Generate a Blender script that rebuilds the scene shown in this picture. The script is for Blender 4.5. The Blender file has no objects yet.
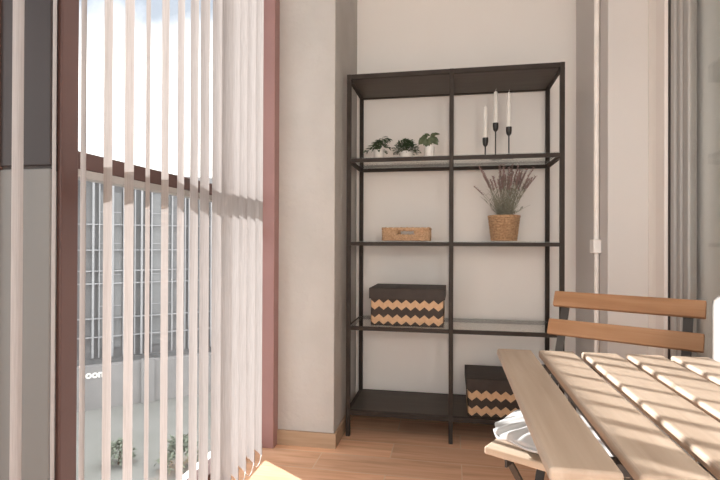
import bpy, bmesh, math, random
from mathutils import Vector, Matrix, noise as mnoise
random.seed(7)
sc = bpy.context.scene
COL = sc.collection
PI = math.pi

# ------------------------------------------------------------------ materials
def nt(name):
    m = bpy.data.materials.new(name); m.use_nodes = True
    t = m.node_tree; t.nodes.clear()
    out = t.nodes.new('ShaderNodeOutputMaterial')
    return m, t, out
def N(t, kind, **kw):
    n = t.nodes.new(kind)
    for k, v in kw.items():
        if k.startswith('i_'):
            n.inputs[k[2:].replace('_', ' ')].default_value = v
        else: setattr(n, k, v)
    return n
def rgb(c): return (c[0], c[1], c[2], 1)
def principled(t, out, col=None, rough=.5, metal=0, spec=.5):
    p = N(t, 'ShaderNodeBsdfPrincipled')
    if col is not None: p.inputs['Base Color'].default_value = rgb(col)
    p.inputs['Roughness'].default_value = rough
    p.inputs['Metallic'].default_value = metal
    p.inputs['Specular IOR Level'].default_value = spec
    t.links.new(p.outputs[0], out.inputs[0])
    return p
def mapping(t, scale=(1,1,1), loc=(0,0,0)):
    tc = N(t, 'ShaderNodeTexCoord'); mp = N(t, 'ShaderNodeMapping')
    mp.inputs['Scale'].default_value = scale; mp.inputs['Location'].default_value = loc
    t.links.new(tc.outputs['Object'], mp.inputs[0]); return mp
def bump(t, p, src, strength, dist=.002):
    b = N(t, 'ShaderNodeBump'); b.inputs['Strength'].default_value = strength; b.inputs['Distance'].default_value = dist
    t.links.new(src, b.inputs['Height']); t.links.new(b.outputs[0], p.inputs['Normal'])
def ramp(t, src, stops):
    r = N(t, 'ShaderNodeValToRGB')
    e = r.color_ramp.elements
    while len(e) < len(stops): e.new(.5)
    for k, (pos, c) in enumerate(stops):
        e[k].position = pos; e[k].color = rgb(c)
    t.links.new(src, r.inputs[0]); return r
def mottled(name, c1, c2, scale=(6,6,6), rough=.6, bmp=0, bdist=.002, bscale=None, metal=0, spec=.4, detail=4):
    m, t, out = nt(name); p = principled(t, out, None, rough, metal, spec)
    mp = mapping(t, scale); n = N(t, 'ShaderNodeTexNoise'); n.inputs['Scale'].default_value = 1; n.inputs['Detail'].default_value = detail
    t.links.new(mp.outputs[0], n.inputs['Vector'])
    r = ramp(t, n.outputs['Fac'], [(.3, c1), (.7, c2)])
    t.links.new(r.outputs[0], p.inputs['Base Color'])
    if bmp:
        mp2 = mapping(t, bscale or scale); n2 = N(t, 'ShaderNodeTexNoise'); n2.inputs['Scale'].default_value = 1; n2.inputs['Detail'].default_value = 5
        t.links.new(mp2.outputs[0], n2.inputs['Vector']); bump(t, p, n2.outputs['Fac'], bmp, bdist)
    return m
def wood(name, c1, c2, c3, axis, rough=.55, fine=1.0):
    """grain running along the given object axis; every board shifted by its own random value"""
    m, t, out = nt(name); p = principled(t, out, None, rough, 0, .3)
    s = [55*fine]*3; s[axis] = 3.2*fine
    tc = N(t, 'ShaderNodeTexCoord'); oi = N(t, 'ShaderNodeObjectInfo')
    mul = N(t, 'ShaderNodeMath', operation='MULTIPLY'); mul.inputs[1].default_value = 37
    t.links.new(oi.outputs['Random'], mul.inputs[0])
    add = N(t, 'ShaderNodeVectorMath', operation='ADD')
    t.links.new(tc.outputs['Object'], add.inputs[0]); t.links.new(mul.outputs[0], add.inputs[1])
    mp = N(t, 'ShaderNodeMapping'); mp.inputs['Scale'].default_value = s
    t.links.new(add.outputs[0], mp.inputs[0])
    n = N(t, 'ShaderNodeTexNoise'); n.inputs['Scale'].default_value = 1; n.inputs['Detail'].default_value = 6; n.inputs['Distortion'].default_value = .6
    t.links.new(mp.outputs[0], n.inputs['Vector'])
    s2 = [13]*3; s2[axis] = 1.6
    mp2 = N(t, 'ShaderNodeMapping'); mp2.inputs['Scale'].default_value = s2
    t.links.new(add.outputs[0], mp2.inputs[0])
    n2 = N(t, 'ShaderNodeTexNoise'); n2.inputs['Scale'].default_value = 1; n2.inputs['Detail'].default_value = 3
    t.links.new(mp2.outputs[0], n2.inputs['Vector'])
    mx = N(t, 'ShaderNodeMath', operation='ADD'); 
    h = N(t, 'ShaderNodeMath', operation='MULTIPLY'); h.inputs[1].default_value = .5
    t.links.new(n.outputs['Fac'], mx.inputs[0]); t.links.new(n2.outputs['Fac'], mx.inputs[1]); t.links.new(mx.outputs[0], h.inputs[0])
    r = ramp(t, h.outputs[0], [(.33, c1), (.5, c2), (.66, c3)])
    t.links.new(r.outputs[0], p.inputs['Base Color']); bump(t, p, n.outputs['Fac'], .25, .0008)
    return m
def plain(name, c, rough=.5, metal=0, spec=.5):
    return mottled(name, [x*.93 for x in c], [min(1, x*1.05) for x in c], (14,14,14), rough, 0, metal=metal, spec=spec)

M = {}
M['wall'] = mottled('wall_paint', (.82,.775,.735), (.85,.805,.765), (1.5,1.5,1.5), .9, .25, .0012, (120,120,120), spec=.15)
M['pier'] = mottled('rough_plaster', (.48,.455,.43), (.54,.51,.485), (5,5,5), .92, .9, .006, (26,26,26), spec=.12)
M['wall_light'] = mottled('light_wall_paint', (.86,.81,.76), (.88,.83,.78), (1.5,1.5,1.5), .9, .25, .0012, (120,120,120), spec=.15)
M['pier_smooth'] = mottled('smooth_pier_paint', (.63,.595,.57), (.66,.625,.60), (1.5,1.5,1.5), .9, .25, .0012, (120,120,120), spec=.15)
M['ceiling'] = mottled('ceiling_paint', (.72,.69,.66), (.75,.72,.69), (2,2,2), .9, spec=.1)
M['frame'] = mottled('brown_coated_frame', (.085,.043,.036), (.10,.052,.043), (3,3,3), .42, spec=.35)
M['jamb_bounce'] = mottled('brown_jamb_with_bounce_light', (.34,.195,.185), (.37,.215,.205), (3,3,3), .45, spec=.3)  # brown frame coat with bounce light off the slats put into the colour
M['pad'] = mottled('off_white_pad_fabric', (.36,.335,.315), (.40,.375,.35), (25,25,25), .9, .3, .001, (400,400,400), spec=.1)
M['black'] = mottled('black_brown_steel', (.036,.027,.022), (.047,.036,.030), (18,18,18), .55, spec=.2)
M['panel'] = mottled('black_brown_panel', (.066,.050,.040), (.086,.067,.053), (4,40,4), .5, spec=.3)
M['black_metal'] = mottled('black_candle_metal', (.012,.011,.010), (.02,.018,.016), (30,30,30), .38, spec=.5)
M['dark_metal'] = mottled('dark_grey_steel', (.035,.03,.027), (.055,.048,.043), (18,18,18), .5, spec=.4)
M['pvc'] = mottled('beige_pvc', (.80,.735,.685), (.83,.765,.715), (3,3,3), .45, spec=.3)
M['pvc_grey'] = mottled('grey_pvc', (.36,.34,.32), (.40,.38,.355), (3,3,3), .35, spec=.4)
M['gasket'] = plain('dark_gasket', (.03,.022,.019), .7)
M['white_plastic'] = plain('white_plastic', (.86,.83,.80), .4)
M['pipe'] = plain('painted_pipe', (.86,.81,.76), .5)
M['wax'] = plain('white_wax', (.84,.81,.76), .45)
M['ceramic'] = plain('white_ceramic', (.78,.75,.71), .4)
M['soil'] = mottled('potting_soil', (.03,.02,.012), (.09,.06,.04), (150,150,150), .95)
M['leaf_dark'] = mottled('dark_green_leaf', (.028,.055,.022), (.085,.13,.06), (90,90,90), .5)
M['leaf_mid'] = mottled('mid_green_leaf', (.055,.075,.036), (.115,.14,.072), (90,90,90), .45)
M['leaf_grey'] = mottled('grey_green_leaf', (.25,.245,.18), (.42,.40,.32), (120,120,120), .8)
M['flower'] = mottled('dusty_purple_flower', (.27,.17,.16), (.42,.29,.27), (160,160,160), .85)
M['cushion'] = mottled('white_cotton', (.42,.41,.40), (.48,.47,.46), (25,25,25), .9, .3, .001, (400,400,400), spec=.1)
M['bead'] = plain('white_beads', (.82,.78,.76), .4)
M['concrete'] = mottled('pale_concrete', (.22,.213,.212), (.28,.272,.27), (1.2,1.2,1.2), .9)
M['facade'] = mottled('pale_facade', (.19,.19,.195), (.25,.25,.255), (.8,.8,.8), .85)
M['fin'] = mottled('white_facade_bar', (.30,.30,.31), (.37,.37,.38), (2,2,2), .7)
M['facade_glass'] = mottled('grey_facade_window', (.165,.168,.172), (.24,.245,.25), (.9,.9,.9), .3)
M['divider_grey'] = mottled('grey_divider_board', (.145,.138,.131), (.165,.158,.150), (6,6,1), .6)
M['divider_dark'] = mottled('dark_divider_board', (.034,.026,.025), (.042,.032,.031), (3,3,3), .3, spec=.2)
M['ground'] = mottled('grass_and_gravel', (.19,.193,.178), (.25,.25,.238), (.6,.6,.6), .95)
M['shrub'] = mottled('shrub_leaf', (.13,.16,.115), (.20,.225,.175), (6,6,6), .8)
M['curtain'] = mottled('grey_curtain', (.76,.75,.73), (.80,.79,.77), (14,14,.6), .9)
M['chair_wood'] = wood('orange_brown_wood', (.225,.108,.05), (.315,.162,.08), (.38,.212,.115), 0)
M['seat_wood'] = wood('pale_seat_wood', (.42,.31,.215), (.50,.385,.285), (.55,.44,.34), 0)
M['table_wood'] = wood('bleached_table_wood', (.29,.213,.157), (.35,.265,.20), (.40,.312,.243), 1, .6)
M['kraft'] = None

def make_glass(name, tint=(.96,.97,.965), refl=.5, rough=.0):
    m, t, out = nt(name)
    tr = N(t, 'ShaderNodeBsdfTransparent'); tr.inputs[0].default_value = rgb(tint)
    gl = N(t, 'ShaderNodeBsdfGlossy'); gl.inputs['Roughness'].default_value = rough; gl.inputs[0].default_value = (.95,.95,.95,1)
    lw = N(t, 'ShaderNodeLayerWeight'); pw = N(t, 'ShaderNodeMath', operation='POWER'); pw.inputs[1].default_value = 5
    t.links.new(lw.outputs['Facing'], pw.inputs[0])
    fr = N(t, 'ShaderNodeMath', operation='MULTIPLY_ADD'); fr.inputs[1].default_value = .96; fr.inputs[2].default_value = .04
    t.links.new(pw.outputs[0], fr.inputs[0])
    mu = N(t, 'ShaderNodeMath', operation='MULTIPLY', use_clamp=True); mu.inputs[1].default_value = refl
    mx = N(t, 'ShaderNodeMixShader')
    t.links.new(fr.outputs[0], mu.inputs[0]); t.links.new(mu.outputs[0], mx.inputs[0])
    t.links.new(tr.outputs[0], mx.inputs[1]); t.links.new(gl.outputs[0], mx.inputs[2]); t.links.new(mx.outputs[0], out.inputs[0])
    return m
M['glass'] = make_glass('window_glass', (.97,.975,.97), .6)
M['door_glass'] = make_glass('door_glass', (.94,.945,.935), .8)
M['shelf_glass'] = make_glass('shelf_glass', (.94,.955,.945), .7)

def make_slat_mat():
    m, t, out = nt('blind_fabric')
    tc = N(t, 'ShaderNodeTexCoord'); oi = N(t, 'ShaderNodeObjectInfo')
    mul = N(t, 'ShaderNodeMath', operation='MULTIPLY'); mul.inputs[1].default_value = 53
    t.links.new(oi.outputs['Random'], mul.inputs[0])
    add = N(t, 'ShaderNodeVectorMath', operation='ADD'); t.links.new(tc.outputs['Object'], add.inputs[0]); t.links.new(mul.outputs[0], add.inputs[1])
    mp = N(t, 'ShaderNodeMapping'); mp.inputs['Scale'].default_value = (260,260,9); t.links.new(add.outputs[0], mp.inputs[0])
    n = N(t, 'ShaderNodeTexNoise'); n.inputs['Scale'].default_value = 1; n.inputs['Detail'].default_value = 3; n.inputs['Distortion'].default_value = 1.2
    t.links.new(mp.outputs[0], n.inputs['Vector'])
    r = ramp(t, n.outputs['Fac'], [(.3, (.43,.38,.36)), (.68, (.57,.52,.50))])
    d = N(t, 'ShaderNodeBsdfDiffuse'); tl = N(t, 'ShaderNodeBsdfTranslucent')
    t.links.new(r.outputs[0], d.inputs[0]); t.links.new(r.outputs[0], tl.inputs[0])
    b = N(t, 'ShaderNodeBump'); b.inputs['Strength'].default_value = .35; b.inputs['Distance'].default_value = .0006
    t.links.new(n.outputs['Fac'], b.inputs['Height']); t.links.new(b.outputs[0], d.inputs['Normal'])
    mx = N(t, 'ShaderNodeMixShader'); mx.inputs[0].default_value = .30
    t.links.new(d.outputs[0], mx.inputs[1]); t.links.new(tl.outputs[0], mx.inputs[2]); t.links.new(mx.outputs[0], out.inputs[0])
    return m
M['slat'] = make_slat_mat()

def make_floor_mat():
    m, t, out = nt('wood_look_tiles'); p = principled(t, out, None, .42, 0, .35)
    mp = mapping(t, (1,1,1), (.257+.304, -2.12+.157*4-.0, 0))
    br = N(t, 'ShaderNodeTexBrick', offset=.5, offset_frequency=2, squash=1)
    br.inputs['Scale'].default_value = 1; br.inputs['Mortar Size'].default_value = .0022; br.inputs['Mortar Smooth'].default_value = .1
    br.inputs['Brick Width'].default_value = .608; br.inputs['Row Height'].default_value = .157; br.inputs['Bias'].default_value = 0
    br.inputs['Color1'].default_value = (0,0,0,1); br.inputs['Color2'].default_value = (1,1,1,1); br.inputs['Mortar'].default_value = (.5,.5,.5,1)
    t.links.new(mp.outputs[0], br.inputs['Vector'])
    # grain along x, different on every tile
    add = N(t, 'ShaderNodeVectorMath', operation='MULTIPLY_ADD'); add.inputs[1].default_value = (9,5,3)
    t.links.new(br.outputs['Color'], add.inputs[0]); t.links.new(mp.outputs[0], add.inputs[2])
    mp2 = N(t, 'ShaderNodeMapping'); mp2.inputs['Scale'].default_value = (3.0,34,10); t.links.new(add.outputs[0], mp2.inputs[0])
    n = N(t, 'ShaderNodeTexNoise'); n.inputs['Scale'].default_value = 1; n.inputs['Detail'].default_value = 6; n.inputs['Distortion'].default_value = .8
    t.links.new(mp2.outputs[0], n.inputs['Vector'])
    r = ramp(t, n.outputs['Fac'], [(.28, (.68,.39,.235)), (.5, (.82,.49,.31)), (.72, (.90,.58,.40))])
    tone = N(t, 'ShaderNodeMix', data_type='RGBA', blend_type='MULTIPLY'); tone.inputs[0].default_value = 1
    tr = ramp(t, br.outputs['Color'], [(0, (.86,.85,.85)), (1, (1.05,1.04,1.02))])
    t.links.new(r.outputs[0], tone.inputs[6]); t.links.new(tr.outputs[0], tone.inputs[7])
    mx = N(t, 'ShaderNodeMix', data_type='RGBA'); mx.inputs[7].default_value = (.76,.56,.41,1)
    t.links.new(br.outputs['Fac'], mx.inputs[0]); t.links.new(tone.outputs[2], mx.inputs[6])
    t.links.new(mx.outputs[2], p.inputs['Base Color'])
    bump(t, p, br.outputs['Fac'], -.3, .002)
    return m
M['floor'] = make_floor_mat()
M['baseboard'] = wood('wood_look_skirting', (.40,.275,.18), (.475,.335,.23), (.54,.39,.275), 0)

def make_zigzag():
    """black board with two kraft zigzag bands, drawn in the box's own coordinates (base at z = 0)"""
    m, t, out = nt('zigzag_board'); p = principled(t, out, None, .62, 0, .3)
    tc = N(t, 'ShaderNodeTexCoord'); sp = N(t, 'ShaderNodeSeparateXYZ'); t.links.new(tc.outputs['Object'], sp.inputs[0])
    def mth(op, a, b=None, c=None):
        n = N(t, 'ShaderNodeMath', operation=op)
        for k, v in enumerate((a, b, c)):
            if v is None: continue
            if isinstance(v, (int, float)): n.inputs[k].default_value = v
            else: t.links.new(v, n.inputs[k])
        return n.outputs[0]
    xy = mth('ADD', sp.outputs[0], sp.outputs[1])
    zig = mth('MULTIPLY', mth('PINGPONG', mth('ADD', xy, 4.9735), .0218), .82)     # 0 .. .018
    z1 = mth('ADD', sp.outputs[2], zig)                                        # bands are constant in z + zig
    def band(lo, hi): return mth('MULTIPLY', mth('GREATER_THAN', z1, lo), mth('LESS_THAN', z1, hi))
    f = mth('ADD', band(.0215, .0545), band(.0925, .1255))
    n = N(t, 'ShaderNodeTexNoise'); n.inputs['Scale'].default_value = 60; t.links.new(tc.outputs['Object'], n.inputs['Vector'])
    kr = ramp(t, n.outputs['Fac'], [(.3, (.52,.33,.19)), (.7, (.60,.39,.24))])
    bk = ramp(t, n.outputs['Fac'], [(.3, (.040,.028,.022)), (.7, (.052,.037,.029))])
    mx = N(t, 'ShaderNodeMix', data_type='RGBA'); t.links.new(f, mx.inputs[0]); t.links.new(bk.outputs[0], mx.inputs[6]); t.links.new(kr.outputs[0], mx.inputs[7])
    t.links.new(mx.outputs[2], p.inputs['Base Color'])
    return m
M['zigzag'] = make_zigzag()
M['lid'] = mottled('black_box_lid', (.042,.031,.026), (.056,.042,.035), (30,30,30), .6, spec=.3)

def make_wicker(name, c1, c2, sx, sz):
    m, t, out = nt(name); p = principled(t, out, None, .7, 0, .25)
    tc = N(t, 'ShaderNodeTexCoord'); n = N(t, 'ShaderNodeTexNoise'); n.inputs['Scale'].default_value = 110; n.inputs['Detail'].default_value = 4
    t.links.new(tc.outputs['Object'], n.inputs['Vector'])
    r = ramp(t, n.outputs['Fac'], [(.32, c1), (.66, c2)]); t.links.new(r.outputs[0], p.inputs['Base Color'])
    bump(t, p, n.outputs['Fac'], .4, .0015)
    return m
M['wicker'] = make_wicker('woven_basket_fibre', (.36,.20,.10), (.62,.40,.24), 1, 1)
M['rope'] = make_wicker('water_hyacinth_rope', (.42,.24,.125), (.66,.44,.28), 1, 1)

# ------------------------------------------------------------------ mesh helpers
class MB:
    def __init__(s): s.bm = bmesh.new()
    def box(s, c, d, rot=None, bev=0, seg=2):
        vs = bmesh.ops.create_cube(s.bm, size=1)['verts']
        mt = Matrix.Diagonal((d[0], d[1], d[2], 1))
        if rot is not None: mt = rot.to_4x4() @ mt
        bmesh.ops.transform(s.bm, matrix=Matrix.Translation(c) @ mt, verts=vs)
        if bev:
            es = list({e for v in vs for e in v.link_edges})
            bmesh.ops.bevel(s.bm, geom=es, offset=bev, segments=seg, profile=.5, affect='EDGES')
        return s
    def b2(s, lo, hi, bev=0, seg=2):
        return s.box([(a+b)/2 for a, b in zip(lo, hi)], [abs(b-a) for a, b in zip(lo, hi)], None, bev, seg)
    def bar(s, p0, p1, w, h, up=(0,0,1), bev=0):
        """rectangular bar between two points; w across, h along 'up'"""
        p0, p1 = Vector(p0), Vector(p1); d = (p1-p0); L = d.length; x = d.normalized()
        z = Vector(up); z = (z - x*z.dot(x)).normalized(); y = z.cross(x)
        return s.box((p0+p1)/2, (L, w, h), Matrix((x, y, z)).transposed(), bev)
    def tube(s, pts, r, n=8, cap=True, close=False):
        pts = [Vector(p) for p in pts]; rings = []; m = len(pts)
        rr = r if isinstance(r, (list, tuple)) else [r]*m
        prev = None
        for i, p in enumerate(pts):
            if close: d = (pts[(i+1) % m]-pts[i-1]).normalized()
            else: d = (pts[min(i+1, m-1)]-pts[max(i-1, 0)]).normalized()
            if prev is None:
                a = Vector((0,0,1)) if abs(d.z) < .9 else Vector((1,0,0))
            else: a = prev
            u = (a - d*a.dot(d)).normalized(); v = d.cross(u); prev = u
            rings.append([s.bm.verts.new(p + (u*math.cos(2*PI*k/n) + v*math.sin(2*PI*k/n))*rr[i]) for k in range(n)])
        for i in range(m if close else m-1):
            A, B = rings[i], rings[(i+1) % m]
            for k in range(n): s.bm.faces.new((A[k], A[(k+1) % n], B[(k+1) % n], B[k]))
        if cap and not close:
            s.bm.faces.new(rings[0][::-1]); s.bm.faces.new(rings[-1])
        return s
    def lathe(s, prof, c=(0,0,0), n=32):
        c = Vector(c); rings = []
        for r, z in prof:
            if r < 1e-6: rings.append([s.bm.verts.new(c+Vector((0,0,z)))])
            else: rings.append([s.bm.verts.new(c+Vector((r*math.cos(2*PI*k/n), r*math.sin(2*PI*k/n), z))) for k in range(n)])
        for A, B in zip(rings, rings[1:]):
            for k in range(n):
                a, b = A[k % len(A)], A[(k+1) % len(A)]; c2, d = B[(k+1) % len(B)], B[k % len(B)]
                f = []
                for q in (a, b, c2, d):
                    if q not in f: f.append(q)
                if len(f) > 2: s.bm.faces.new(f)
        return s
    def leaf(s, p, d, L, W, up, bend=.3, fold=.15):
        """curved pointed leaf with a folded midrib"""
        d = Vector(d).normalized(); up = Vector(up); side = d.cross(up)
        if side.length < 1e-4: side = Vector((1,0,0))
        side.normalize(); nrm = side.cross(d).normalized(); p = Vector(p)
        rows = []
        for t, w in ((0,.06), (.22,.75), (.5,1), (.78,.62), (1,.03)):
            c = p + d*L*t - nrm*bend*L*t*t
            h = nrm*fold*W*w
            rows.append([s.bm.verts.new(c - side*W*.5*w + h), s.bm.verts.new(c), s.bm.verts.new(c + side*W*.5*w + h)])
        for A, B in zip(rows, rows[1:]):
            s.bm.faces.new((A[0], A[1], B[1], B[0])); s.bm.faces.new((A[1], A[2], B[2], B[1]))
        return s
    def build(s, name, mat, parent=None, loc=(0,0,0), rot=(0,0,0), smooth=False, autos=False):
        bmesh.ops.recalc_face_normals(s.bm, faces=s.bm.faces)
        me = bpy.data.meshes.new(name); s.bm.to_mesh(me); s.bm.free()
        if smooth:
            for f in me.polygons: f.use_smooth = True
            if autos: me.set_sharp_from_angle(angle=math.radians(40))
        me.materials.append(mat)
        o = bpy.data.objects.new(name, me); COL.objects.link(o)
        o.location = loc; o.rotation_euler = rot
        if parent is not None: o.parent = parent
        return o
def tag(o, label=None, cat=None, group=None, kind=None):
    if label: o['label'] = label
    if cat: o['category'] = cat
    if group: o['group'] = group
    if kind: o['kind'] = kind
    return o
def thing(name, label, cat, loc=(0,0,0), rz=0, group=None):
    o = bpy.data.objects.new(name, None); COL.objects.link(o); o.empty_display_size = .05
    o.location = loc; o.rotation_euler = (0,0,rz)
    return tag(o, label, cat, group)
def struct(o): o['kind'] = 'structure'; return o
def struct_empty(name, loc=(0,0,0)):
    o = bpy.data.objects.new(name, None); COL.objects.link(o); o.location = loc; o['kind'] = 'structure'; return o

# ------------------------------------------------------------------ the balcony shell
YB, XR, XP, YP, ZC, YN, XF = 2.70, .79, -.521, 2.175, 2.62, -1.0, -1.50
struct(MB().b2((-1.0, .97, -.15), (XR+.02, YB+.02, 0)).b2((XF-.05, YN-.2, -.15), (XR+.02, .97, 0)).build('floor', M['floor']))
struct(MB().b2((XF-.1, YN-.2, ZC), (2.3, YB+.2, ZC+.15)).build('ceiling', M['ceiling']))
struct(MB().b2((XP-.02, YB, 0), (XR+.15, YB+.15, ZC)).build('wall_back', M['wall']))
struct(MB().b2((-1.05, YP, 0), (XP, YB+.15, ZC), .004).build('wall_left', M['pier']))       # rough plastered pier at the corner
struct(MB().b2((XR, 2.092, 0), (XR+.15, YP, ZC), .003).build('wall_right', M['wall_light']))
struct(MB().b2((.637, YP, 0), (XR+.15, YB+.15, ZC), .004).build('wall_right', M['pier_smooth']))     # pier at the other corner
struct(MB().b2((XR, YN-.15, 0), (XR+.15, -.62, ZC)).b2((XR, -.62, 2.42), (XR+.15, 2.092, ZC)).build('wall_right', M['wall']))
bb = MB().b2((-.80, YP-.011, 0), (XP+.011, YP, .068), .0015).b2((XP, YP, 0), (XP+.011, YB, .068), .0015)
struct(bb.build('baseboard_left', M['baseboard']))
struct(MB().b2((XP+.011, YB-.011, 0), (.626, YB, .068), .0015).build('baseboard_back', M['baseboard']))
struct(MB().b2((.626, YP, 0), (.637, YB, .068), .0015).b2((.626, YP-.011, 0), (XR, YP, .068), .0015).build('baseboard_right', M['baseboard']))

# tall window along the left side: frame from floor to ceiling, one transom, posts
XI, XO = -.90, -.97
w1 = struct_empty('window_1', (XI, 1.6, 0))
def wpart(mb, name, mat, par=w1, **k):
    o = mb.build(name, mat, None, **k); o.parent = par; o.matrix_parent_inverse = Matrix.Translation(par.location).inverted(); return o
WY0, WY1 = .998, 2.175
wpart(MB().b2((XO, WY0, 0), (XI, WY1, .050), .004), 'bottom_rail', M['frame'])
wpart(MB().b2((XO-.035, WY0, -.03), (XO, WY1+.6, .046), .004), 'outer_sill', M['white_plastic'])
wpart(MB().b2((XO, WY0, 2.50), (XI, WY1, ZC), .004), 'top_rail', M['frame'])
wpart(MB().b2((XO, 1.053, 1.116), (XI, WY1, 1.160), .003), 'transom', M['frame'])
tr = MB()
tr.bar((XI-.022, 1.054, 1.106), (XI-.022, WY1, 1.106), .040, .022, bev=.003)
wpart(tr, 'glazing_bead', M['pvc_grey'])
wpart(MB().b2((XO, .998, 0), (XI+.004, 1.053, ZC), .004), 'post', M['frame'])
wpart(MB().b2((XO, WY1-.018, 0), (XI, YP+.002, ZC), .004), 'post', M['frame'])
for a, b, lo, hi in ((1.053, 2.157, .050, 1.095), (1.053, 2.157, 1.16, 2.50)):
    wpart(MB().b2((-.941, a, lo), (-.935, b, hi)), 'pane', M['glass'])
wpart(MB().b2((-.872, 2.115, 0), (-.788, YP+.002, ZC), .003), 'inner_jamb', M['jamb_bounce'])
# lever handle on the stile at the far end of the window
hd = MB().box((-.860, 2.110, .985), (.030, .012, .062), None, .004)
hd.tube([(-.860, 2.108, .990), (-.860, 2.062, .990)], .0085, 12)
hd.bar((-.852, 2.060, .990), (-.930, 2.060, .972), .016, .020, bev=.004)
wpart(hd, 'window_handle', M['white_plastic'])

# the bay beside the camera: a return of boards, then glazing further out
rt = struct_empty('window_3', (XF, 0, 0))
for lo, hi in ((0, .12), (2.46, ZC)):
    wpart(MB().b2((XF-.07, YN, lo), (XF, .94, hi), .004), 'rail', M['frame'], rt)
for y in (YN, -.06, .88):
    wpart(MB().b2((XF-.07, y, 0), (XF, y+.06, ZC), .004), 'post', M['frame'], rt)
for a, b in ((YN+.06, -.06), (0, .88)):
    wpart(MB().b2((XF-.04, a, .12), (XF-.034, b, 2.46)), 'pane', M['glass'], rt)
rb = struct_empty('wall_return', (-1.2, .99, 0))
wpart(MB().b2((XF-.05, .975, 0), (-.905, .9975, 1.105), .003), 'lower_board', M['divider_grey'], rb)
wpart(MB().b2((XF-.05, .975, 1.112), (-.905, .9975, ZC), .003), 'upper_board', M['divider_dark'], rb)
wpart(MB().b2((XF-.05, .980, 1.100), (-.905, .9965, 1.116)), 'joint_strip', M['gasket'], rb)
wpart(MB().b2((-1.056, .968, 0), (-1.040, .9975, ZC), .002), 'cover_strip', M['frame'], rb)

# unseen end glazing behind the camera, added to let in frontal fill light
w2 = struct_empty('fill_window', (0, YN, 0))
for lo, hi in (((XF, 0), (XR, .12)), ((XF, 2.46), (XR, ZC))):
    wpart(MB().b2((lo[0], YN-.07, lo[1]), (hi[0], YN, hi[1]), .004), 'rail', M['frame'], w2)
for x in (XF, -.38, .73):
    wpart(MB().b2((x, YN-.07, 0), (x+.06, YN, ZC), .004), 'post', M['frame'], w2)
for a, b in ((XF+.06, -.38), (-.32, .73)):
    wpart(MB().b2((a, YN-.04, .12), (b, YN-.034, 2.46)), 'pane', M['glass'], w2)

# sliding door in the right wall
d1 = struct_empty('door_1', (XR, .7, 0))
def dpart(mb, name, mat, **k): return wpart(mb, name, mat, d1, **k)
dpart(MB().b2((XR-.002, 2.081, .0), (XR+.055, 2.092, 2.42)), 'gasket', M['gasket'])
dpart(MB().b2((XR-.008, 2.000, .0), (XR+.055, 2.081, 2.42), .003), 'jamb', M['pvc'])
dpart(MB().b2((XR+.004, 1.987, .0), (XR+.055, 2.000, 2.42)), 'gasket', M['gasket'])
dpart(MB().b2((XR+.006, 1.957, .0), (XR+.055, 1.987, 2.42), .004), 'sash_stile', M['pvc_grey'])
dpart(MB().b2((XR+.016, 1.930, .0), (XR+.055, 1.957, 2.42), .004), 'sash_stile', M['pvc_grey'])
dpart(MB().b2((XR+.024, 1.890, .0), (XR+.055, 1.930, 2.42), .006), 'sash_stile', M['pvc_grey'])
dpart(MB().b2((XR+.006, -.62, .0), (XR+.055, 1.987, .09), .004), 'bottom_rail', M['pvc_grey'])
dpart(MB().b2((XR+.006, -.62, 2.34), (XR+.055, 1.987, 2.42), .004), 'top_rail', M['pvc_grey'])
dpart(MB().b2((XR+.006, -.62, .0), (XR+.055, -.54, 2.42), .004), 'jamb', M['pvc'])
dpart(MB().b2((XR+.034, -.54, .09), (XR+.042, 1.890, 2.34)), 'pane', M['door_glass'])
# the room beyond the door: floor, wall and a drawn grey curtain
struct(MB().b2((XR+.15, -1.2, -.15), (2.3, YB+.15, 0)).build('floor', M['floor']))
struct(MB().b2((2.2, -1.2, 0), (2.3, YB+.15, ZC)).b2((XR+.15, YB, 0), (2.3, YB+.15, ZC)).b2((XR+.15, -1.3, 0), (2.3, -1.2, ZC)).build('wall_beyond', M['wall']))
cu = MB(); nC = 150; rows = []
for i in range(nC+1):
    y = -.56 + 2.56*i/nC; x = .868 + .006*math.sin(y*42) + .003*math.sin(y*17+1)
    rows.append([cu.bm.verts.new((x, y, z)) for z in (.02, 2.40)])
for A, B in zip(rows, rows[1:]): cu.bm.faces.new((A[0], B[0], B[1], A[1]))
co = cu.build('curtain', M['curtain'], smooth=True)
mo = co.modifiers.new('thick', 'SOLIDIFY'); mo.thickness = .003
tag(co, 'grey curtain drawn behind the glass balcony door', 'curtain')
rl = MB().tube([(.868, -.6, 2.40), (.868, 2.05, 2.40)], .012, 10)
rl.build('curtain_rod', M['pvc_grey'], co)

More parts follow.
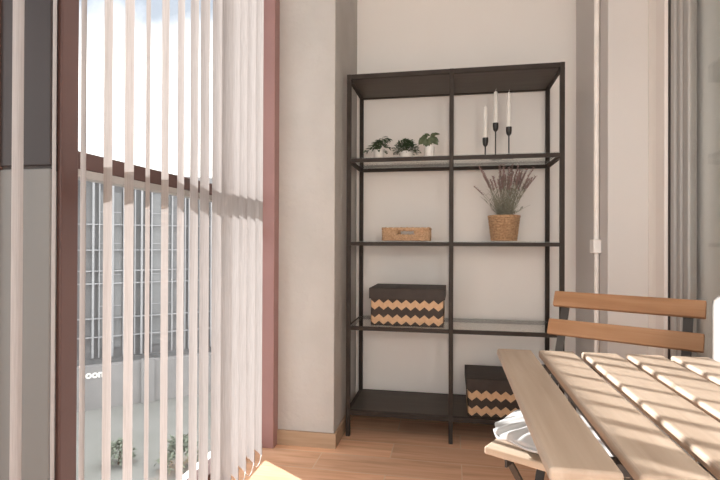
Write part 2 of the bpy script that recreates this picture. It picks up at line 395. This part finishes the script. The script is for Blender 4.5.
# ------------------------------------------------------------------ vertical blind
ZS0, ZS1 = .072, 2.52
vb = thing('vertical_blind', 'pale vertical slat blind hanging along the tall brown window', 'blind', (-.78, 1.45, 2.52))
BL = vb.location.copy()
MB().b2((-.022, -.95, 0), (.022, .70, .045), .004).build('headrail', M['white_plastic'], vb)
slats = [(.612,-44), (.689,-40), (.766,-33), (.850,-43), (.929,-43), (1.007,-64), (1.083,-68), (1.158,-63), (1.237,-70), (1.316,-47), (1.392,-45),
         (1.458,-43), (1.541,-43), (1.614,-37), (1.686,-46), (1.754,-46), (1.833,-46), (1.908,-45)]
ends = []
for y, a in slats:
    a = math.radians(a); d = Vector((math.cos(a), math.sin(a), 0)); nn = Vector((-d.y, d.x, 0))
    m = MB(); rows = []
    nz = 14
    for k in range(7):
        u = k/3-1
        c = nn*(.0022*(1-u*u)) + d*(.0445*u)
        rows.append([m.bm.verts.new((c.x, c.y, (ZS0-BL.z)*(1-j/nz) )) for j in range(nz+1)])
    for A, B in zip(rows, rows[1:]):
        for j in range(nz): m.bm.faces.new((A[j], A[j+1], B[j+1], B[j]))
    s = m.build('slat', M['slat'], vb, (0, y-BL.y, 0), smooth=True)
    wm = MB().box((0, 0, ZS0-BL.z+.026), (.080, .0025, .042), Matrix.Rotation(a, 3, 'Z'), .0008)
    for v in wm.bm.verts: v.co += nn*.0035
    wm.build('bottom_weight', M['slat'], s)
    ends.append((Vector((0, y-BL.y, ZS0-BL.z+.006))+d*.043, Vector((0, y-BL.y, ZS0-BL.z+.006))-d*.043))
for side in (0, 1):
    pts = []
    for (A, B) in zip(ends, ends[1:]):
        p, q = A[side], B[side]
        for k in range(8):
            t = k/8; c = p.lerp(q, t); c.z -= .030*(1-(2*t-1)**2) ; pts.append(c)
    pts.append(ends[-1][side])
    MB().tube(pts, .0019, 6).build('bead_chain', M['bead'], vb, smooth=True)

# ------------------------------------------------------------------ shelving unit
SX, SY, SW, SD, T = -.4975, 2.3197, .9987, .3592, .020
su = thing('shelving_unit', 'black-brown steel shelving unit with glass shelves against the back wall', 'shelving unit', (SX+SW/2, SY+SD/2, 0))
SL = su.location.copy()
def spart(mb, name, mat, **k):
    for v in mb.bm.verts: v.co -= SL
    return mb.build(name, mat, su, **k)
XS = (SX, SX+SW/2-T/2, SX+SW-T)
for x in XS:
    for y in (SY, SY+SD-T):
        spart(MB().b2((x, y, 0), (x+T, y+T, 1.75), .0012), 'post', M['black'])
for z in (1.343, .9393, .5307):
    for y in (SY, SY+SD-T):
        for xa, xb in ((XS[0]+T, XS[1]), (XS[1]+T, XS[2])):
            spart(MB().b2((xa, y+.002, z-.018), (xb, y+T-.002, z), .001), 'rail', M['black'])
    for x in (XS[0], XS[2]):
        spart(MB().b2((x+.002, SY+T, z-.018), (x+T-.002, SY+SD-T, z), .001), 'rail', M['black'])
    spart(MB().b2((SX+T+.001, SY+.006, z), (SX+SW-T-.001, SY+SD-.004, z+.005)), 'glass_shelf', M['shelf_glass'])
for (z0, z1, nm) in ((1.728, 1.75, 'top_panel'), (.1035, .1255, 'bottom_panel')):
    for xa, xb in ((XS[0]+T, XS[1]), (XS[1]+T, XS[2])):
        for y in (SY, SY+SD-T): spart(MB().b2((xa, y+.001, z0), (xb, y+T-.001, z1-.0005), .001), 'rail', M['black'])
    for x in (XS[0], XS[2]): spart(MB().b2((x+.001, SY+T, z0), (x+T-.001, SY+SD-T, z1-.0005), .001), 'rail', M['black'])
    spart(MB().b2((SX+T, SY+T, z0+.004), (SX+SW-T, SY+SD-T, z1)), nm, M['panel'])
ZG1, ZG2, ZG3, ZB = 1.3488, .9451, .5365, .1263

# ------------------------------------------------------------------ things on the shelves
def candle_holder(x, y, hcup, ctop, lab, clab):
    h = thing('candle_holder', lab, 'candle holder', (x, y, ZG1), 0, 'black candle holders on the top glass shelf')
    MB().lathe([(0,0), (.030,0), (.031,.002), (.029,.005), (.008,.008), (.004,.012), (0,.012)], n=28).build('base', M['black_metal'], h, smooth=True, autos=True)
    MB().lathe([(0,.010), (.0038,.010), (.0034,.03), (.0034, hcup-.045), (.005, hcup-.040), (0, hcup-.040)], n=14).build('stem', M['black_metal'], h, smooth=True)
    MB().lathe([(0,hcup-.042), (.006,hcup-.041), (.0118,hcup-.033), (.0138,hcup-.018), (.0140,hcup), (.0115,hcup), (.0112,hcup-.024), (0,hcup-.024)], n=24).build('cup', M['black_metal'], h, smooth=True, autos=True)
    z0 = hcup-.0235; L = ctop-(ZG1+z0)
    c = thing('candle', clab, 'candle', (x, y, ZG1+z0), 0, 'white candles in the black holders')
    MB().lathe([(0,0), (.0109,0), (.0109,.05), (.0100, L-.014), (.0082, L-.005), (.003, L), (0, L)], n=20).build('candle_body', M['wax'], c, smooth=True, autos=True)
    MB().tube([(0,0,L-.002), (.0005,0,L+.006), (.003,.001,L+.012)], .0009, 6).build('wick', M['wax'], c)
candle_holder(.165, 2.47, 1.451-ZG1, 1.605, 'shortest of the three black candle holders, on the left', 'white candle in the shortest holder, its tip lowest')
candle_holder(.216, 2.50, 1.529-ZG1, 1.687, 'tallest of the three black candle holders, in the middle', 'white candle in the tallest holder, its tip highest')
candle_holder(.276, 2.47, 1.500-ZG1, 1.670, 'middle-height black candle holder, on the right of the three', 'white candle in the right-hand holder nearest the shelf post')

def pot(t, r0, r1, h):
    MB().lathe([(0,0), (r0*.92,0), (r0,.004), (r1,h), (r1-.003,h), (r1-.004,h*.85), (0,h*.85)], n=28).build('pot', M['ceramic'], t, smooth=True, autos=True)
    MB().lathe([(0,h*.85+.0005), (r1-.005,h*.85+.0005), (r1-.006,h*.86+.001), (0,h*.9)], n=20).build('soil', M['soil'], t)
rnd = random.Random(3)
# left: trailing plant with narrow leaves
p = thing('potted_plant', 'small trailing plant in white pot, nearest the left end of its shelf', 'plant', (-.358, 2.45, ZG1), 0, 'small potted plants on the top glass shelf')
pot(p, .024, .028, .054)
st, lf = MB(), MB()
for k in range(24):
    a = rnd.uniform(0, 2*PI); r = rnd.uniform(.012, .052); h = rnd.uniform(.052, .108)
    if k in (0, 1): a = PI+.15; r = .058; h = .05
    if k == 2: a = -.5; r = .05; h = .028
    if k == 3: a = .3; r = .045; h = .112
    pts = [Vector((0,0,.046)), Vector((math.cos(a)*r*.4, math.sin(a)*r*.4, .046+(h-.02)*.8)), Vector((math.cos(a)*r, math.sin(a)*r, h))]
    st.tube(pts, .0008, 5)
    for q in range(5):
        t = .35+.65*q/4; c = pts[1].lerp(pts[2], (t-.35)/.65); b = a+rnd.uniform(-1.3, 1.3)
        lf.leaf(c, (math.cos(b), math.sin(b), rnd.uniform(-.5,.5)), rnd.uniform(.021,.032), rnd.uniform(.012,.016), (0,-.5,1), .35)
st.build('stems', M['leaf_mid'], p); lf.build('leaves', M['leaf_dark'], p, smooth=True)
# middle: dense low bush
p = thing('potted_plant', 'small dense round bushy plant in white pot, middle of the three', 'plant', (-.219, 2.44, ZG1), 0, 'small potted plants on the top glass shelf')
pot(p, .030, .035, .040)
lf, st = MB(), MB()
for k in range(620):
    u, a = rnd.random(), rnd.uniform(0, 2*PI)
    el = rnd.uniform(-.18, 1.45); rr = .030+.033*rnd.random()
    c = Vector((math.cos(a)*math.cos(el)*rr*1.08, math.sin(a)*math.cos(el)*rr*1.0, .040+math.sin(el)*rr*.92))
    dd = (c-Vector((0,0,.035))).normalized()+Vector((rnd.uniform(-.6,.6), rnd.uniform(-.6,.6), rnd.uniform(-.4,.4)))
    lf.leaf(c, dd, rnd.uniform(.010,.015), rnd.uniform(.007,.010), (0,0,1), .2)
    if k % 6 == 0: st.tube([(0,0,.034), c*.6+Vector((0,0,.02)), c], .0006, 4)
st.build('stems', M['leaf_mid'], p); lf.build('leaves', M['leaf_dark'], p, smooth=True)
# right: broad leaves
p = thing('potted_plant', 'small broad-leaved plant in white pot, nearest the middle post', 'plant', (-.106, 2.45, ZG1), 0, 'small potted plants on the top glass shelf')
pot(p, .023, .026, .062)
lf, st = MB(), MB()
for (dx, dz, L, W, sx, sz, y) in ((-.020,.106,.050,.042,-.75,-.55,-.012), (-.006,.100,.042,.040,-.25,-.80,-.022), (.010,.104,.050,.030,.72,-.62,-.010), (.016,.114,.044,.024,.80,-.55,.004),
                             (.004,.120,.030,.016,-.6,.25,.008), (.012,.124,.044,.017,.98,.06,-.004), (-.012,.116,.036,.030,-.9,-.15,.006), (.000,.106,.038,.034,.2,-.65,-.020),
                             (.006,.112,.036,.028,.5,.35,.010), (-.008,.092,.034,.030,-.5,-.5,-.02)):
    base = Vector((dx*.7, y, dz)); st.tube([(0,0,.053), (dx*.25, y*.4, dz*.85), base], .0010, 5)
    lf.leaf(base, (sx, -.25, sz), L, W, (0,-.9,.4), .22, .10)
st.build('stems', M['leaf_mid'], p); lf.build('leaves', M['leaf_mid'], p, smooth=True)

# lavender in a tapered woven pot
lv = thing('lavender_plant', 'dried lavender bunch in tapered woven basket pot on middle shelf', 'plant', (.257, 2.50, ZG2+.001), 0)
bk = MB(); H = .121; rows_n = 15
bk.lathe([(0,.002), (.054,.002), (.0685,H-.004), (.066,H-.004), (.052,.006), (0,.006)], n=40)
for j in range(rows_n):
    z = .005 + (H-.010)*j/(rows_n-1); R = .0575+.0150*z/H
    ph = 0 if j % 2 else PI
    pts = [(lambda a: ((R+.0022*math.cos(14*a+ph))*math.cos(a), (R+.0022*math.cos(14*a+ph))*math.sin(a), z))(2*PI*k/112) for k in range(112)]
    bk.tube(pts, .0041, 6, close=True)
pts = [(.0735*math.cos(2*PI*k/48), .0735*math.sin(2*PI*k/48), H) for k in range(48)]
bk.tube(pts, .005, 8, close=True)
bk.build('woven_pot', M['wicker'], lv, smooth=True)
MB().lathe([(0,.100), (.064,.100), (.060,.106), (0,.110)], n=28).build('soil', M['soil'], lv)
st, fl, lf = MB(), MB(), MB()
for k in range(78):
    a = rnd.uniform(0, 2*PI); r0 = rnd.uniform(0, .035)
    tall = k < 46
    h = rnd.uniform(.29, .383) if tall else rnd.uniform(.15, .26)
    sp = rnd.uniform(.02, .150)*(1.0 if tall else .85)
    if tall and k % 5 == 0: sp = rnd.uniform(.11, .165); h -= .03
    tip = Vector((math.cos(a)*sp, math.sin(a)*sp*.75, h))
    b0 = Vector((math.cos(a)*r0, math.sin(a)*r0, .105)); mid = b0.lerp(tip, .5) - Vector((math.cos(a), math.sin(a), 0))*sp*.14
    P = [(b0*(1-t)**2 + mid*2*t*(1-t) + tip*t*t) for t in [i/9 for i in range(10)]]
    st.tube(P, [.0012-.0006*i/9 for i in range(10)], 5)
    if tall:
        for q in range(13):
            t = .74+.26*q/12; i = min(8, int(t*9)); c = P[i].lerp(P[i+1], t*9-i)
            for w in range(3):
                b = rnd.uniform(0, 2*PI); fl.leaf(c, (math.cos(b), math.sin(b), .9), rnd.uniform(.009,.014), .0065, (0,0,1), .1)
    n_l = 9 if tall else 12
    for q in range(n_l):
        t = .10+.66*q/n_l; i = min(8, int(t*9)); c = P[i].lerp(P[i+1], t*9-i); b = rnd.uniform(0, 2*PI)
        lf.leaf(c, (math.cos(b)*.75, math.sin(b)*.75, .75), rnd.uniform(.022,.040), rnd.uniform(.0036,.0052), (0,0,1), .2)
st.build('stems', M['leaf_grey'], lv); lf.build('leaves', M['leaf_grey'], lv); fl.build('flower_spikes', M['flower'], lv)

# woven tray basket with a hand hole
tb = thing('tray_basket', 'low woven tan basket with hand hole on the middle glass shelf', 'basket', (-.220, 2.505, ZG2+.0012), 0)
W2, D2 = .120, .085
def rrect(w, d, r, z, n=6):
    out = []
    for cx, cy, a0 in ((w-r, d-r, 0), (-w+r, d-r, PI/2), (-w+r, -d+r, PI), (w-r, -d+r, 1.5*PI)):
        for k in range(n+1):
            a = a0+PI/2*k/n; out.append(Vector((cx+r*math.cos(a), cy+r*math.sin(a), z)))
    return out
def resample(pts, n):
    P = pts+[pts[0]]; Ls = [0]
    for a, b in zip(P, P[1:]): Ls.append(Ls[-1]+(b-a).length)
    out = []; j = 0
    for k in range(n):
        s = Ls[-1]*k/n
        while Ls[j+1] < s: j += 1
        f = (s-Ls[j])/max(1e-9, Ls[j+1]-Ls[j]); out.append(P[j].lerp(P[j+1], f))
    return out
wv = MB(); wv.b2((-W2+.004, -D2+.004, 0), (W2-.004, D2-.004, .006), .002)
nr = 6
for j in range(nr):
    z = .006+.0098*j; pts = resample(rrect(W2-.005, D2-.005, .014, z), 200)
    pts = [q + Vector((0,0,.0012*math.sin(k*1.1+j*2))) for k, q in enumerate(pts)]
    rad = [.0056+.0011*math.sin(k*1.9+j) for k in range(200)]
    if j in (3, 4):
        # hand holes: front and back
        segs, cur = [], []
        order = list(range(25, 225))
        for k in order:
            q = pts[k % 200]
            if abs(q.x) < .046 and abs(q.y) > D2-.02:
                if len(cur) > 2: segs.append(cur)
                cur = []
            else: cur.append(k % 200)
        if len(cur) > 2: segs.append(cur)
        for sg in segs: wv.tube([pts[k] for k in sg], [rad[k] for k in sg], 7)
    else: wv.tube(pts, rad, 7, close=True)
for sx in (-1, 1):
    for sy in (-1, 1): wv.tube([(sx*.046, sy*(D2-.005), .034), (sx*.046, sy*(D2-.005), .056)], .006, 8)
wv.build('woven_body', M['rope'], tb, smooth=True)
rm = MB(); pts = resample(rrect(W2-.004, D2-.004, .015, .0595), 200)
rm.tube([q+Vector((0,0,.001*math.sin(k*.9))) for k, q in enumerate(pts)], [.0062+.001*math.sin(k*1.6) for k in range(200)], 8, close=True)
rm.build('rim', M['rope'], tb, smooth=True)

# lidded storage boxes with zigzag bands
def storage_box(x, y, z, rz, lab):
    """origin at the front-left corner's base"""
    b = thing('storage_box', lab, 'box', (x, y, z), rz, 'black zigzag storage boxes on the shelves')
    w, d, h = .347, .245, .170
    m = MB().b2((0, 0, 0), (w, .004, h), .001).b2((0, d-.004, 0), (w, d, h), .001).b2((0, 0, 0), (.004, d, h), .001).b2((w-.004, 0, 0), (w, d, h), .001).b2((0, 0, 0), (w, d, .004), .001)
    m.build('body', M['zigzag'], b)
    l = MB().b2((-.008, -.008, .1745), (w+.008, d+.008, .180), .0015)
    for lo, hi in (((-.008,-.008), (w+.008,-.004)), ((-.008,d+.004), (w+.008,d+.008)), ((-.008,-.008), (-.004,d+.008)), ((w+.004,-.008), (w+.008,d+.008))):
        l.b2((lo[0], lo[1], .129), (hi[0], hi[1], .179), .001)
    l.build('lid', M['lid'], b)
storage_box(-.381, 2.352, ZG3, math.radians(-.8), 'black lidded box with tan zigzag bands on lowest glass shelf')
storage_box(.080, 2.345, ZB, math.radians(0), 'black lidded zigzag box on the bottom panel, partly behind table')

# ------------------------------------------------------------------ conduit in the back right corner
cd = thing('conduit', 'slim pale conduit with junction box running down the right corner pier', 'conduit', (.6235, 2.283, 0))
MB().tube([(0,0,.0), (0,0,.90)], .0100, 14).build('lower_pipe', M['pipe'], cd, smooth=True, autos=True)
MB().tube([(-.001,0,.92), (-.001,0,ZC-.005)], .0115, 14).build('upper_pipe', M['pipe'], cd, smooth=True, autos=True)
MB().box((-.004, .0, .924), (.034, .060, .060), None, .005).build('junction_box', M['white_plastic'], cd)

# ------------------------------------------------------------------ bistro table
TX, TY, TW, TL, TZ = .098, .520, .505, .567, .712
tb = thing('bistro_table', 'slatted pale wood folding table with sunlight stripes, in the foreground', 'table', (TX+TW/2, TY+TL/2, 0))
for k in range(6):
    x0 = -TW/2 + k*.0845
    m = MB().b2((x0, -TL/2, TZ-.0155), (x0+.0705, TL/2, TZ), .0045, 3)
    m.build('slat', M['table_wood'], tb)
for y in (-TL/2+.070, TL/2-.070):
    MB().b2((-TW/2+.015, y-.010, TZ-.030), (TW/2-.005, y+.010, TZ-.0160), .001).build('crossbar', M['dark_metal'], tb)
for x in (-TW/2+.118, TW/2-.074):
    MB().b2((x-.009, -TL/2+.04, TZ-.050), (x+.009, TL/2-.04, TZ-.034), .001).build('side_rail', M['dark_metal'], tb)
for x, s in ((-TW/2+.150, 1), (-TW/2+.134, -1), (TW/2-.106, 1), (TW/2-.090, -1)):
    MB().bar((x, -s*(TL/2-.05), TZ-.050), (x, s*(TL/2-.03), .008), .008, .022, (0,1,0), .001).build('leg', M['dark_metal'], tb)
for s in (-1, 1):
    MB().bar((-TW/2+.132, s*(TL/2-.032), .012), (TW/2-.088, s*(TL/2-.032), .012), .018, .010).build('foot_bar', M['dark_metal'], tb)

# ------------------------------------------------------------------ bistro chair (local x to its left-right, local y back to front towards -y)
RZ = math.radians(-29.3)
ch = thing('bistro_chair', 'wooden slatted folding chair standing behind the table, white cushion on it', 'chair', (.306, 1.605, 0), RZ)
CW, ZSEAT = .395, .450
def cbar(s, z): return (0, -s, z)
for x in (.050, CW-.036):
    MB().bar((x, -.002, .776), (x, -.385, .006), .022, .006, (0,1,.4), .001).build('long_leg', M['dark_metal'], ch)
for x in (.030, CW-.016):
    MB().bar((x, -.405, ZSEAT-.030), (x, -.020, .006), .020, .006, (0,1,.4), .001).build('short_leg', M['dark_metal'], ch)
MB().bar((.050, -.366, .045), (CW-.036, -.366, .045), .012, .012).build('front_stretcher', M['dark_metal'], ch)
MB().bar((.030, -.058, .050), (CW-.016, -.058, .050), .012, .012).build('rear_stretcher', M['dark_metal'], ch)
for x in (.046, CW-.032):
    MB().b2((x-.003, -.445, ZSEAT-.040), (x+.003, -.125, ZSEAT-.018), .001).build('seat_rail', M['dark_metal'], ch)
for k in range(4):
    y1 = -.455+k*.087
    MB().b2((-.004, y1, ZSEAT-.018), (CW-.002, y1+.074, ZSEAT), .004, 3).build('seat_slat', M['seat_wood'], ch)
tilt = Matrix.Rotation(math.radians(-26), 3, 'X')
MB().box((CW/2+.009, -.016, .7675), (CW-.014, .016, .047), tilt, .003, 3).build('backrest_slat', M['chair_wood'], ch)
MB().box((CW/2+.006, -.054, .6875), (CW-.010, .016, .047), tilt, .003, 3).build('backrest_slat', M['chair_wood'], ch)

# white cushion on the chair seat
def make_cushion(name, hx, hy, hz, mat, parent, seed, n=128, pleat=.019):
    m = MB(); vs = {}
    def sq(u): return math.copysign(abs(u)**.45, u)
    for i in range(n+1):
        for j in range(n//2+1):
            th = 2*PI*i/n; ph = -PI/2+PI*j/(n//2)
            cx, cy = sq(math.cos(th)), sq(math.sin(th)); e = math.cos(ph)**.45 if math.cos(ph) > 1e-6 else 0
            z = math.copysign(abs(math.sin(ph))**1.0, ph)
            pl = (e**2)*abs(math.sin(ph))**.7*pleat*.42*(math.sin(13*th+seed+1.2*math.sin(5*th))+.6*math.sin(29*th+2*seed))
            x, y = hx*cx*e, hy*cy*e
            fo = math.sin(13*th+seed+1.2*math.sin(5*th))+.6*math.sin(29*th+2*seed); wf = max(0, math.sin(min(PI, max(0, (ph+.25)*2.2))))
            x *= 1+.030*fo*wf; y *= 1+.030*fo*wf
            nz = mnoise.noise(Vector((x*9+seed, y*9, z)))*.010 + mnoise.noise(Vector((x*26+seed, y*26, z*2)))*.005
            vs[i % n, j] = (x, y, hz*z*(.72+.28*(1-e**4)) + (pl+nz)*(1 if z > 0 else .10))
    V = {k: m.bm.verts.new(v) for k, v in vs.items()}
    for i in range(n):
        for j in range(n//2):
            f = []
            for k in ((i, j), ((i+1) % n, j), ((i+1) % n, j+1), (i, j+1)):
                if V[k] not in f: f.append(V[k])
            if len(f) > 2: m.bm.faces.new(f)
    bmesh.ops.remove_doubles(m.bm, verts=m.bm.verts, dist=1e-5)
    return m.build(name, mat, parent, smooth=True), sq
cz = Vector((.306, 1.605, 0)) + Matrix.Rotation(RZ, 3, 'Z') @ Vector((.198, -.322, 0))
cs = thing('seat_cushion', 'crumpled white cushion lying on the wooden chair seat', 'cushion', (cz.x, cz.y, ZSEAT+.036), RZ)
cover, sq = make_cushion('cover', .196, .150, .032, M['cushion'], cs, 2.0)
MB().tube([(.198*sq(math.cos(2*PI*k/96)), .150*sq(math.sin(2*PI*k/96)), -.004+.004*math.sin(k*.7)) for k in range(96)], .0035, 6, close=True).build('piping', M['cushion'], cs, smooth=True)

# white upright pad behind the right end of the table
pd = thing('upright_pad', 'white upright pad with rounded corners at right edge, behind the table', 'cushion', (.670, 1.125, 0))
m = MB().b2((-.135, -.027, 0), (.115, .027, .832), .020, 4)
m.build('cover', M['pad'], pd, smooth=True)
MB().tube([(-.136+.03, -.028, .01), (-.136+.012, -.028, .05), (-.136+.012, -.028, .787), (-.136+.03, -.028, .817), (.085, -.028, .817)], .0025, 6).build('piping', M['pad'], pd)

# ------------------------------------------------------------------ outside
GZ = -3.0
struct(MB().b2((-60, -20, GZ-.2), (-2.2, 70, GZ)).build('ground', M['ground']))
FA = math.radians(40)       # local x of the facade, seen from the balcony, runs to the right and away
fc = thing('apartment_building', 'pale building with rows of white vertical bars, outside the window', 'building', (-8.9, 11.0, GZ), FA)
FZ0, FZ1 = .95, 5.55
MB().b2((-9, 0, FZ0), (10, 5, FZ1)).build('wall', M['facade'], fc)
MB().b2((-9.2, -.25, FZ1), (10.2, 5.2, FZ1+.16)).build('cornice', M['facade'], fc)
rf = random.Random(5)
MB().b2((-9, -.06, FZ0-.12), (10, .3, FZ0)).build('sill_band', M['facade_glass'], fc)
for k in range(15):
    x = -8.6 + k*1.24
    f = MB().b2((x, -.05, FZ0+.25), (x+.55, .02, FZ1-.35)).build('window', M['facade_glass'], fc)
    for q in range(5):
        MB().b2((x+.02, -.075, FZ0+.52+q*.80), (x+.53, -.021, FZ0+.545+q*.80)).build('glazing_bar', M['fin'], f)
x = -8.7
for k in range(96):
    x += rf.choice((.10, .12, .15, .17, .26, .34))
    MB().b2((x, -.16, FZ0+.05), (x+rf.choice((.025, .035, .05, .07)), -.06, FZ1-.1)).build('fin', M['fin'], fc)
for z in (FZ0+.55, FZ0+1.02, FZ0+1.9, FZ0+2.22, FZ0+2.75, FZ0+3.4):
    MB().b2((-9, -.15, z), (10, -.05, z+.025)).build('band', M['fin'], fc)
lw = thing('boundary_wall', 'low grey wall with small white letters below the barred building outside', 'wall', (-8.9, 11.0, GZ), FA)
MB().b2((-9, -1.1, 0), (10, -.85, 1.0)).build('wall_body', M['concrete'], lw)
for k in range(6):
    MB().b2((-8+k*3, -1.18, 0), (-7.7+k*3, -1.05, 1.06)).build('pier', M['concrete'], lw)
# white lettering on the low wall
MB().b2((-9, .02, 0), (10, .6, FZ0-.13)).build('plinth', M['concrete'], fc)
cv = bpy.data.curves.new('letters', 'FONT'); cv.body = 'oom'; cv.size = .235; cv.extrude = .01; cv.offset = .009; cv.align_x = 'LEFT'
to = bpy.data.objects.new('letters', cv); COL.objects.link(to)
dg = bpy.context.evaluated_depsgraph_get()
me = bpy.data.meshes.new_from_object(to.evaluated_get(dg)); bpy.data.objects.remove(to)
me.materials.append(M['white_plastic'])
lo = bpy.data.objects.new('letters', me); COL.objects.link(lo); lo.parent = lw
lo.location = (-.185, -1.11, .745); lo.rotation_euler = (PI/2, 0, 0)
def shrub(x, y, r, lab):
    s = thing('shrub', lab, 'shrub', (x, y, GZ), 0, 'shrubs outside the window')
    m = MB()
    for k in range(420):
        a = rf.uniform(0, 2*PI); el = rf.uniform(0, 1.5); q = r*(.65+.4*rf.random())
        c = Vector((math.cos(a)*math.cos(el)*q, math.sin(a)*math.cos(el)*q, math.sin(el)*q*1.2+.1))
        m.leaf(c, (rf.uniform(-1,1), rf.uniform(-1,1), rf.uniform(-.3,1)), r*.28, r*.14, (0,0,1), .3)
    m.build('foliage', M['shrub'], s)
    MB().tube([(0,0,0), (.02,0,r*.5), (0,.03,r)], [.03,.025,.01], 7).build('stem', M['soil'], s)
for (x, y, r, lab) in ((-4.6, 7.8, .36, 'leafy green shrub outside, nearer the right end of the window'),
                       (-5.75, 7.75, .26, 'low leafy shrub outside, left of the other one')):
    shrub(x, y, r, lab)

# ------------------------------------------------------------------ light
w = bpy.data.worlds.new('sky'); sc.world = w; w.use_nodes = True
t = w.node_tree; t.nodes.clear()
out = N(t, 'ShaderNodeOutputWorld'); bg = N(t, 'ShaderNodeBackground'); t.links.new(bg.outputs[0], out.inputs[0])
tc = N(t, 'ShaderNodeTexCoord'); sp = N(t, 'ShaderNodeSeparateXYZ'); t.links.new(tc.outputs['Generated'], sp.inputs[0])
n = N(t, 'ShaderNodeTexNoise'); n.inputs['Scale'].default_value = 3.2; n.inputs['Detail'].default_value = 6; t.links.new(tc.outputs['Generated'], n.inputs['Vector'])
ad = N(t, 'ShaderNodeMath', operation='MULTIPLY_ADD'); ad.inputs[1].default_value = .30; t.links.new(n.outputs['Fac'], ad.inputs[0]); t.links.new(sp.outputs[2], ad.inputs[2])
SKY = 1.72; FILL = 29
r = ramp(t, ad.outputs[0], [(0, (1.0,.99,.98)), (.485, (1.0,1.0,1.0)), (.57, (.235,.262,.305)), (.63, (.235,.262,.305)), (.70, (1.0,1.0,1.0))])
t.links.new(r.outputs[0], bg.inputs[0]); bg.inputs[1].default_value = SKY

sd = bpy.data.lights.new('sun', 'SUN'); sd.energy = 9.2; sd.angle = math.radians(.55); sd.color = (1, 1, 1)
so = bpy.data.objects.new('sun', sd); COL.objects.link(so)
so.rotation_euler = Vector((.834, -.552, -.340)).to_track_quat('-Z', 'Y').to_euler()
so.location = (-8, 6, 5)

fl = thing('added_fill_lamp', 'added globe fill lamp, unseen behind the viewpoint', 'lamp', (.50, -.72, 0))  # unseen lamp added to brighten the back wall and lower shelves
MB().lathe([(0,0), (.14,0), (.14,.012), (.02,.022), (0,.022)], n=32).build('base', M['dark_metal'], fl, smooth=True, autos=True)
MB().lathe([(0,.022), (.011,.022), (.011,1.175), (.03,1.185), (.03,1.205), (0,1.205)], n=16).build('pole', M['dark_metal'], fl, smooth=True, autos=True)
m, t, out = nt('added_fill_globe'); e = N(t, 'ShaderNodeEmission'); e.inputs[0].default_value = (1, .90, .80, 1); e.inputs[1].default_value = FILL
t.links.new(e.outputs[0], out.inputs[0])
MB().lathe([(.15*math.sin(PI*k/16), 1.35-.15*math.cos(PI*k/16)) for k in range(1, 16)]+[(0,1.50)], n=32).build('globe', m, fl, smooth=True)

# ------------------------------------------------------------------ camera
cam = bpy.data.cameras.new('camera'); cam.sensor_width = 36; cam.lens = 36*489.8/720; cam.clip_start = .02
cam.dof.use_dof = False
c = bpy.data.objects.new('camera', cam); COL.objects.link(c)
yaw, pit, roll = .1833, .0044, -.0038
c.matrix_world = Matrix.Translation((0, 0, .9379)) @ Matrix.Rotation(yaw, 4, 'Z') @ Matrix.Rotation(PI/2+pit, 4, 'X') @ Matrix.Rotation(-roll, 4, 'Z')
sc.camera = c
vs = sc.view_settings
vs.view_transform = 'Standard'; vs.look = 'None'; vs.gamma = 1; vs.use_curve_mapping = False; vs.exposure = .87
